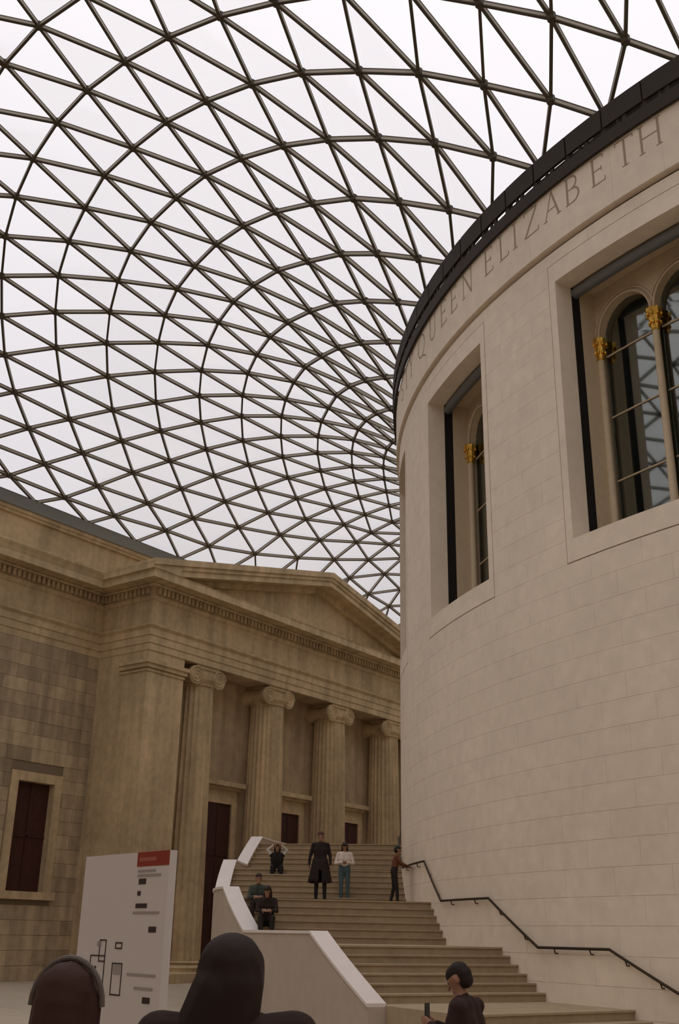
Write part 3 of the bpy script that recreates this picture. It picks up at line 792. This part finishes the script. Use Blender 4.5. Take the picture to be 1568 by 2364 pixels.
for k, (aa, ab, z0, z1, n) in enumerate(FLT):
    st = (aa-ab)/n; rs = (z1-z0)/n
    for j in range(n):
        a1 = aa-st*j; a0 = aa-st*(j+1)
        zt = z0+rs*(j+1)
        o = curved('step', a1, a0, max(-.02, zt-0.8), zt-.035, STEP, ST)
        m = MB(); m.arc(RD, (lambda a: Rin(a)), a0, a1+.09, zt-.035, zt, 4); m.build('nosing', STEP, o, fix=False)
    nxt = FLT[k+1][0] if k+1 < len(FLT) else 160
    if ab-nxt > .2: curved('landing', ab, nxt, max(0, z1-.8), z1, STEP, ST)
# outer wall and white coping, following flights and landings
KH = 0.27
def ztop(a):
    if a > 242.6: return 0.70+KH-(a-242.6)*0.21
    z = 0.70+KH
    for (aa, ab, z0, z1, n) in FLT[1:]:
        if a <= ab: z = z1+KH
        elif a < aa: z = z0+KH+(z1-z0)*(aa-a)/(aa-ab); break
        else: break
    return z
brk = [243.7]
for (aa, ab, *_r) in FLT[1:]: brk += [aa, ab]
brk += [160.0]
for k in range(len(brk)-1):
    a1, a0 = brk[k], brk[k+1]
    if a1-a0 < .05: continue
    n = max(2, int((a1-a0)/1.0))
    m = MB(); m.arc(Rin, Rout, a0, a1, 0.0, lambda a: ztop(a)-.06, n); m.build('outer_wall', KERB, ST, fix=False)
    m = MB(); m.arc(lambda a: Rin(a)-.02, lambda a: Rout(a)+.03, a0, a1, lambda a: ztop(a)-.06, ztop, n); m.build('coping', COPE, ST, fix=False)
# handrail on the drum
HR = tag(empty('handrail'), 'dark metal handrail stepping up along the drum wall above the stairs', 'handrail')
pts = []
def zfl(a):
    z = 0.0
    for (aa, ab, z0, z1, n) in FLT:
        if a <= ab: z = z1
        elif a < aa: return z0+(z1-z0)*(aa-a)/(aa-ab)
        else: break
    return z
rb = [254.0]+[x for f in FLT for x in (f[0]-.1, f[1]-.1)]+[200.0]
for k in range(len(rb)-1):
    n = max(2, int((rb[k]-rb[k+1])/1.0))
    P = [pol(RD+.09, rb[k]+(rb[k+1]-rb[k])*j/n, zfl(rb[k]+.1+(rb[k+1]-rb[k])*j/n)+1.02) for j in range(n+1)]
    m = MB(); m.tube(P, 0.028, 8); m.build('rail', RAIL, HR, smooth=True)
    for f in (.25, .75):
        a = rb[k]+(rb[k+1]-rb[k])*f; z = zfl(a+.1)+1.02
        m = MB(); m.tube([pol(RD-.01, a, z-.10), pol(RD+.06, a, z-.10), pol(RD+.09, a, z-.02)], 0.014, 6); m.build('bracket', RAIL, HR)

# ------------------------------------------------------------------ information board
BL, BR = Vector((-8.64, -33.87, 0)), Vector((-7.09, -34.22, 0))
BWD = (BR-BL).length
IB = tag(empty('information_board', (0, 0, 0)), 'tall white free-standing information board with a red heading block', 'information board')
IB.location = BL; IB.rotation_euler = (0, 0, atan2(BR.y-BL.y, BR.x-BL.x))
WHITEP = mat('white_board_print', (0.62, 0.56, 0.53), 0.6)
REDP = mat('red_heading_print', (0.26, 0.035, 0.02), 0.6)
INK = mat('dark_print', (0.045, 0.03, 0.025), 0.7)
GREYP = mat('grey_print', (0.33, 0.29, 0.27), 0.7)
BT = 2.60
m = MB(); m.box(0, BWD, -0.0, 0.08, 0.05, BT); m.build('panel', WHITEP, IB)
m = MB(); m.box(.1, BWD-.1, -.12, .2, 0, .05); m.build('foot', GREYP, IB)
def pr(name, u0, u1, v0, v1, mt, d=0.004):
    m = MB(); m.box(u0*BWD, u1*BWD, -d, 0.001, BT-v1, BT-v0); return m.build(name, mt, IB)
pr('heading_block', .645, 1.0, 0.0, .13, REDP)
for (u0, u1, v) in ((.66, .86, .16), (.66, .92, .20), (.64, .93, .53), (.63, .94, 1.06), (.72, .92, 1.17)): pr('text_line', u0, u1, v, v+.022, GREYP)
pr('heading_text', .67, .86, .05, .085, mat('pale_red_print', (.36, .11, .08), .6), .006)
for (u0, u1, v0, v1) in ((.68, .76, .24, .29), (.675, .71, .35, .39), (.665, .79, .46, .50), (.83, .91, .66, .71), (.82, .90, 1.25, 1.30)): pr('pictogram', u0, u1, v0, v1, INK)
def plan_box(u0, u1, v0, v1, fill=False):
    t = .012
    if fill: pr('plan_block', u0, u1, v0, v1, INK); return
    pr('plan_line', u0, u1, v0, v0+t, INK); pr('plan_line', u0, u1, v1-t, v1, INK); pr('plan_line', u0, u0+.008, v0, v1, INK); pr('plan_line', u1-.008, u1, v0, v1, INK)
plan_box(.18, .36, .92, 1.22); plan_box(.17, .26, 1.02, 1.24); pr('plan_block', .18, .25, 1.05, 1.18, GREYP); plan_box(.28, .36, .78, .98)
plan_box(.45, .57, .98, 1.26); pr('plan_block', .47, .55, 1.0, 1.08, GREYP); plan_box(.47, .55, .80, .86); pr('plan_block', .04, .12, 1.0, 1.05, GREYP); pr('plan_block', .25, .30, .80, .84, GREYP)

# ------------------------------------------------------------------ people
def mk(col, name, rough=.85): return mat('cloth_'+name, col, rough, var=.12, scale=14)
SKIN = mat('skin', (.32, .17, .11), .6); EYE = mat('eye_dark', (.02, .015, .012), .3)
SHOE = mat('dark_shoes', (.02, .016, .014), .6)
def rc(a, b, ra, rb, mi): return (Vector(a), Vector(b), ra, rb, mi)
def cone_mesh(m, a, b, ra, rb):
    n = 9; d = b-a
    if d.length < 1e-4: m.ball(tuple(a), ra, 6); return
    d = d.normalized(); pts = []; rs = []
    for k in range(5):
        t = pi/2*(1-k/4); pts.append(a-d*ra*sin(t)); rs.append(max(.001, ra*cos(t)))
    for k in range(5):
        t = pi/2*k/4; pts.append(b+d*rb*sin(t)); rs.append(max(.001, rb*cos(t)))
    m.tube(pts, rs, 10)
def surface(name, prims, mats, voxel, smooth=4):
    m = MB()
    for (a, b, ra, rb, mi) in prims: cone_mesh(m, a, b, ra, rb)
    me = m.mesh(name, mats)
    t = bpy.data.objects.new('tmp', me); COL.objects.link(t)
    r = t.modifiers.new('r', 'REMESH'); r.mode = 'VOXEL'; r.voxel_size = voxel
    s = t.modifiers.new('s', 'SMOOTH'); s.factor = .5; s.iterations = smooth
    dg = bpy.context.evaluated_depsgraph_get(); dg.update()
    out = bpy.data.meshes.new_from_object(t.evaluated_get(dg)); out.name = name
    bpy.data.objects.remove(t); bpy.data.meshes.remove(me)
    out.materials.clear()
    for x in mats: out.materials.append(x)
    n = len(out.polygons)
    c = np.zeros(n*3); out.polygons.foreach_get('center', c); c = c.reshape(n, 3)
    best = np.full(n, 9.0); idx = np.zeros(n, int)
    for (a, b, ra, rb, mi) in prims:
        A = np.array(a); AB = np.array(b)-A; L2 = max(1e-8, AB@AB)
        tt = np.clip(((c-A)@AB)/L2, 0, 1)
        d = np.linalg.norm(c-(A+tt[:, None]*AB), axis=1)-(ra+(rb-ra)*tt)
        k = d < best; best[k] = d[k]; idx[k] = mi
    out.polygons.foreach_set('material_index', idx.tolist())
    out.polygons.foreach_set('use_smooth', [True]*n)
    out.update()
    return out
def hand(P, wrist, direc, palm_n, s, mi=0, curl=.7):
    """palm, four unequal bent fingers and a thumb leaving the side of the palm"""
    d = Vector(direc).normalized(); nn = Vector(palm_n); nn = (nn-d*nn.dot(d)).normalized(); sd = d.cross(nn)*s
    w = Vector(wrist); k1 = w+d*.085
    P.append(rc(w+d*.01+sd*.018, k1+sd*.022, .019, .017, mi)); P.append(rc(w+d*.01-sd*.016, k1-sd*.022, .019, .016, mi)); P.append(rc(w, k1, .022, .017, mi))
    for j, (o, L) in enumerate(((.030, .070), (.010, .078), (-.011, .072), (-.031, .058))):
        a = k1+sd*o; q = a; dd = d.copy()
        for seg in range(3):
            dd = (dd*cos(curl*.5)+nn*sin(curl*.5)).normalized(); e = q+dd*L*(.45, .32, .23)[seg]
            P.append(rc(q, e, .0088-.0008*seg, .0082-.0008*seg, mi)); q = e
    a = w+d*.03+sd*.035; b = a+(d*.6+sd*.7+nn*.35).normalized()*.042; e = b+(d*.85+sd*.15+nn*.5).normalized()*.032
    P.append(rc(a, b, .013, .011, mi)); P.append(rc(b, e, .010, .009, mi))
STAND = dict(pelvis=(0, 0, .96), chest=(0, 0, 1.29), neck=(0, -.01, 1.47), head=(0, .02, 1.635),
             sh=((-.185, 0, 1.415), (.185, 0, 1.415)), el=((-.235, -.03, 1.13), (.235, -.03, 1.13)), wr=((-.24, .05, .89), (.24, .05, .89)),
             hip=((-.09, 0, .93), (.09, 0, .93)), kn=((-.10, .03, .50), (.10, .03, .50)), an=((-.10, -.02, .09), (.10, -.02, .09)), toe=((-.13, .15, .035), (.13, .15, .035)),
             look=(0, 1, 0), hd=((0, .2, -1), (0, .2, -1)), pn=((1, .2, 0), (-1, .2, 0)))
def person(label, loc, face, H, pose, top, bottom, hair, hairstyle='short', skirt=None, voxel=.011, sleeve=None, bulk=1.0, extra=None, group=None, hood=False):
    p = dict(STAND); p.update(pose)
    V = lambda t: Vector(t)
    mats = [SKIN, top, bottom, SHOE, EYE, sleeve or top]
    P = []
    pel, ch, nk, hd = V(p['pelvis']), V(p['chest']), V(p['neck']), V(p['head'])
    up = (ch-pel).normalized(); sx = (V(p['sh'][1])-V(p['sh'][0])).normalized()
    b = bulk
    for s in (-1, 1):
        P.append(rc(pel+sx*.07*s, pel+up*.16+sx*.06*s, .115*b, .105*b, 2)); P.append(rc(pel+up*.13+sx*.055*s, ch+sx*.075*s, .108*b, .122*b, 1))
        P.append(rc(ch+sx*.07*s, ch+up*.10+sx*.06*s, .118*b, .10*b, 1))
    P.append(rc(ch+up*.12, nk+up*.01, .09, .062, 1)); P.append(rc(nk, hd-V((0, 0, .06)), .055, .05, 0))
    for k, s in ((0, -1), (1, 1)):
        sh, el, wr = V(p['sh'][k]), V(p['el'][k]), V(p['wr'][k])
        P.append(rc(nk+up*-.02, sh, .058, .064*b, 1)); P.append(rc(sh, el, .060*b, .047*b, 5)); P.append(rc(el, wr, .046*b, .034*b, 5))
        P.append(rc(wr-(wr-el).normalized()*.02, wr+(wr-el).normalized()*.012, .026, .024, 0))
        hand(P, wr, p['hd'][k], p['pn'][k], 1 if s < 0 else -1)
        hp, kn, an, to = V(p['hip'][k]), V(p['kn'][k]), V(p['an'][k]), V(p['toe'][k])
        P.append(rc(hp, kn, .098*b, .064*b, 2)); P.append(rc(kn, kn+(an-kn)*.35, .062*b, .060*b, 2)); P.append(rc(kn+(an-kn)*.35, an, .060*b, .046, 2))
        ft = (to-an); P.append(rc(an-V((0, 0, .03)), an-V((0, 0, .045))-V((ft.x, ft.y, 0)).normalized()*.04, .045, .04, 3)); P.append(rc(an-V((0, 0, .045)), to, .042, .034, 3))
    # head
    f = V(p['look']).normalized(); r = f.cross(V((0, 0, 1))).normalized(); u = r.cross(f)
    P += [rc(hd+u*.035-f*.022, hd+u*.03+f*.012, .088, .084, 0), rc(hd-u*.03+f*.03, hd-u*.065+f*.048, .062, .048, 0), rc(hd-u*.098+f*.062-r*.012, hd-u*.098+f*.062+r*.012, .028, .028, 0),
          rc(hd+f*.098+u*.012, hd+f*.118-u*.028, .010, .015, 0), rc(hd+f*.085-u*.062-r*.018, hd+f*.085-u*.062+r*.018, .012, .012, 0)]
    for s in (-1, 1):
        P += [rc(hd+r*s*.084-f*.008+u*.012, hd+r*s*.084-f*.008-u*.018, .018, .014, 0), rc(hd+r*s*.033+f*.083+u*.012, hd+r*s*.033+f*.086+u*.012, .013, .013, 4)]
    if skirt:
        z1, r1 = skirt
        for s in (-1, 1): P.append(rc(pel+up*.12+sx*.06*s, pel+sx*.07*s, .122, .125, 1))
    k = H/1.75
    root = tag(empty('person', loc), label, 'person', group)
    root.rotation_euler = (0, 0, atan2(-face[0], face[1])); root.scale = (k, k, k)
    o = link('body', surface('body', P, mats, voxel), root)
    if skirt:      # open coat tails with a clean hem
        z1, r1 = skirt; m = MB(); n = 40; rows = []
        for q in range(9):
            t = q/8; z = pel.z+.10+(z1-pel.z-.10)*t; rr = .165+(r1-.165)*t
            for j in range(n):
                a = 2*pi*j/n+pi/2; fold = 1+.05*t*sin(6*a)
                rows.append((1.22*rr*fold*cos(a)+.012*sin(3*a)*t, .86*rr*fold*sin(a), z+(.02*t*sin(2*a))))
        m.add(rows, [(q*n+j, q*n+(j+1) % n, (q+1)*n+(j+1) % n, (q+1)*n+j) for q in range(8) for j in range(n) if not (j in (0, n-1) and q > 3)])
        c_ = m.build('coat_tails', top, root, smooth=True); md = c_.modifiers.new('thick', 'SOLIDIFY'); md.thickness = .012
    Hh = [rc(hd+u*.055-f*.03, hd+u*.05+f*.015, .090, .083, 0), rc(hd+u*.02-f*.05, hd-u*.02-f*.055, .085, .07, 0)]
    if hairstyle == 'long':
        Hh += [rc(hd-u*.02-f*.055, hd-u*.20-f*.06, .082, .075, 0), rc(hd-u*.20-f*.06, hd-u*.36-f*.07, .075, .05, 0)]
        for s in (-1, 1): Hh += [rc(hd+u*.03+r*s*.06-f*.01, hd-u*.18+r*s*.075-f*.01, .045, .04, 0), rc(hd-u*.18+r*s*.075-f*.01, hd-u*.34+r*s*.09, .04, .03, 0)]
    if hairstyle == 'bob':
        for s in (-1, 1): Hh += [rc(hd+u*.03+r*s*.062-f*.015, hd-u*.10+r*s*.066-f*.03, .045, .045, 0)]
        Hh += [rc(hd-u*.02-f*.055, hd-u*.11-f*.05, .085, .08, 0)]
    if hairstyle == 'big':
        Hh += [rc(hd+u*.045-f*.03, hd+u*.03-f*.02, .108, .108, 0), rc(hd-f*.04, hd-u*.10-f*.045, .108, .092, 0), rc(hd-u*.10-f*.045, hd-u*.20-f*.04, .09, .075, 0)]
        for s in (-1, 1): Hh += [rc(hd+u*.02+r*s*.055-f*.02, hd-u*.12+r*s*.05-f*.03, .055, .045, 0)]
        Hh += [rc(hd-u*.02-f*.05-r*.03, hd-u*.17-f*.05-r*.10, .095, .085, 0), rc(hd-u*.17-f*.05-r*.10, hd-u*.36-f*.06-r*.14, .085, .06, 0)]
    link('hair', surface('hair', Hh, [hair], voxel, 3), root)
    if extra: extra(root, hd, f, r, u)
    return root
def toward(loc, tgt): return (tgt[0]-loc[0], tgt[1]-loc[1])
HB = mat('hair_dark_brown', (.030, .016, .010), .6); HR_ = mat('hair_reddish', (.075, .026, .014), .6); HK = mat('hair_black', (.014, .010, .008), .55)
cam2 = (CAM.x, CAM.y)
# man in the long dark coat, coming down
L1 = (-18.12, -17.45, 2.72)
person('person in a long black coat standing facing forward on the stairs', L1, toward(L1, cam2), 1.80,
       dict(kn=((-.12, .04, .50), (.09, .0, .50)), an=((-.13, .05, .09), (.10, -.06, .09)), toe=((-.16, .22, .035), (.13, .10, .035)), el=((-.26, -.03, 1.14), (.27, -.02, 1.14)), wr=((-.27, .04, .90), (.30, .03, .90))),
       mk((.022, .014, .013), 'black_coat'), mk((.02, .016, .018), 'black_trousers'), HR_, skirt=(.47, .255))
# woman with the white top, hands together in front
L2 = (-18.9, -15.25, 2.72)
person('person in a cropped white top and blue jeans holding both hands at the chest', L2, toward(L2, cam2), 1.70,
       dict(el=((-.27, .02, 1.15), (.27, .02, 1.15)), wr=((-.07, .21, 1.17), (.07, .21, 1.17)), hd=((1, .3, .1), (-1, .3, .1)), pn=((0, -1, .2), (0, -1, .2)), look=(0, 1, -.35)),
       mk((.72, .62, .55), 'white_top'), mk((.075, .115, .13), 'blue_jeans'), HB, 'long')
# person leaning on the handrail
L3 = pol(23.02, 222.6, 2.72)
inw = (-L3[0], -L3[1])
person('person in a rust-brown top leaning on the wall handrail', L3, (_R.x*.9+inw[0]*.01, _R.y*.9+inw[1]*.01), 1.52,
       dict(chest=(0, .06, 1.28), neck=(0, .09, 1.45), head=(0, .13, 1.62), el=((-.22, .25, 1.20), (.22, .25, 1.20)), wr=((-.15, .46, 1.12), (.15, .46, 1.12)), hd=((0, 1, -.2), (0, 1, -.2)), pn=((0, 0, -1), (0, 0, -1)), kn=((-.10, .0, .50), (.10, .08, .50)), an=((-.10, -.10, .09), (.10, .10, .09)), toe=((-.12, .06, .035), (.12, .27, .035)),
            sh=((-.185, .06, 1.40), (.185, .06, 1.40))),
       mk((.16, .06, .03), 'rust_top'), mk((.025, .02, .018), 'dark_trousers2'), HK)
# seated group by the outer wall
SIT = dict(pelvis=(0, 0, .12), chest=(0, .06, .46), neck=(0, .09, .64), head=(0, .12, .80), sh=((-.18, .07, .58), (.18, .07, .58)), el=((-.23, .20, .35), (.23, .20, .35)), wr=((-.10, .42, .36), (.10, .42, .36)),
           hip=((-.09, .02, .10), (.09, .02, .10)), kn=((-.14, .44, .20), (.14, .44, .20)), an=((-.12, .52, -.24), (.12, .52, -.24)), toe=((-.14, .68, -.30), (.14, .68, -.30)),
           hd=((.5, 1, 0), (-.5, 1, 0)), pn=((1, 0, -.5), (-1, 0, -.5)))
L4 = pol(27.02, 228.3, 2.38)
person('seated person in a grey-green jacket, upper of the pair on the stairs', L4, toward(L4, cam2), 1.72, SIT, mk((.055, .062, .048), 'green_jacket'), mk((.028, .018, .015), 'brown_trousers'), HB)
L5 = pol(26.95, 230.4, 2.04)
person('seated person all in dark brown, lower of the pair on the stairs', L5, toward(L5, cam2), 1.78, dict(SIT, head=(0, .15, .78), look=(.3, 1, -.3)), mk((.026, .015, .011), 'brown_coat'), mk((.022, .015, .012), 'brown_trousers3'), HB, 'bob', bulk=1.1)
L6 = pol(26.35, 214.9, 3.58)
person('seated person in black with white sleeves and raised elbows, highest on the stairs', L6, toward(L6, cam2), 1.72,
       dict(SIT, el=((-.30, .06, .72), (.30, .06, .72)), wr=((-.14, .16, .86), (.14, .16, .86)), hd=((.6, .3, .4), (-.6, .3, .4)), pn=((0, -1, 0), (0, -1, 0))),
       mk((.016, .014, .014), 'black_dress'), mk((.014, .012, .012), 'black_skirt'), HK, 'bob', sleeve=mk((.55, .50, .45), 'white_sleeves'), bulk=1.12)
# passers-by close to the viewer
LA = (-2.36, -38.62, 0.0)
person('nearest person, seen from behind with long dark hair, in front of the stairs', LA, (-.62, .55), 1.88, dict(chest=(0, 0, 1.33), neck=(0, 0, 1.49), head=(0, .03, 1.62), sh=((-.205, 0, 1.475), (.205, 0, 1.475)), el=((-.26, -.02, 1.18), (.26, -.02, 1.18))), mk((.032, .015, .010), 'dark_brown_jacket'), mk((.02, .012, .01), 'dark_brown_trousers'), mat('hair_warm_black', (.022, .010, .007), .7), 'big', bulk=1.22, voxel=.010)
LB = (-2.535, -39.165, 0.0)
def band(root, hd, f, r, u):
    m = MB(); m.tube([hd+(r*cos(pi*k/14)*1.0+u*sin(pi*k/14)*1.16)*.112+u*.02-f*.02 for k in range(15)], .009, 8)
    m.build('hoop', mat('grey_hoop', (.13, .105, .09), .5), root, smooth=True)  # thin grey half ring over the hair
person('person with reddish hair and a grey headband at the lower left', LB, (-.35, .75), 1.80, dict(chest=(0, 0, 1.33), neck=(0, 0, 1.49), head=(0, .03, 1.62), sh=((-.205, 0, 1.475), (.205, 0, 1.475)), el=((-.26, -.02, 1.18), (.26, -.02, 1.18))), mk((.05, .016, .010), 'dark_red_coat'), mk((.02, .012, .01), 'maroon_trousers'), mat('hair_dark_red', (.045, .015, .009), .7), 'bob', bulk=1.25, extra=band, voxel=.010)
LCp = (-4.52, -33.3, 0.0)
def phone(root, hd, f, r, u):
    m = MB(); m.box(-.04, .04, .365, .375, 1.29, 1.43); m.build('phone', mat('phone_black', (.015, .015, .015), .3), root)
person('person looking down at a phone at the foot of the stairs', LCp, (-.93, -.10), 1.70,
       dict(chest=(0, .02, 1.29), neck=(0, .03, 1.46), head=(0, .07, 1.615), look=(0, 1, -.5), el=((-.24, .10, 1.15), (.24, .10, 1.15)), wr=((-.06, .30, 1.26), (.06, .30, 1.26)), hd=((.3, 1, .5), (-.3, 1, .5)), pn=((1, -.2, 0), (-1, -.2, 0))),
       mk((.035, .016, .012), 'maroon_jacket'), mk((.02, .012, .01), 'dark_trousers4'), mat('hair_black_brown', (.018, .010, .008), .7), 'short', bulk=1.15, extra=phone, voxel=.010)
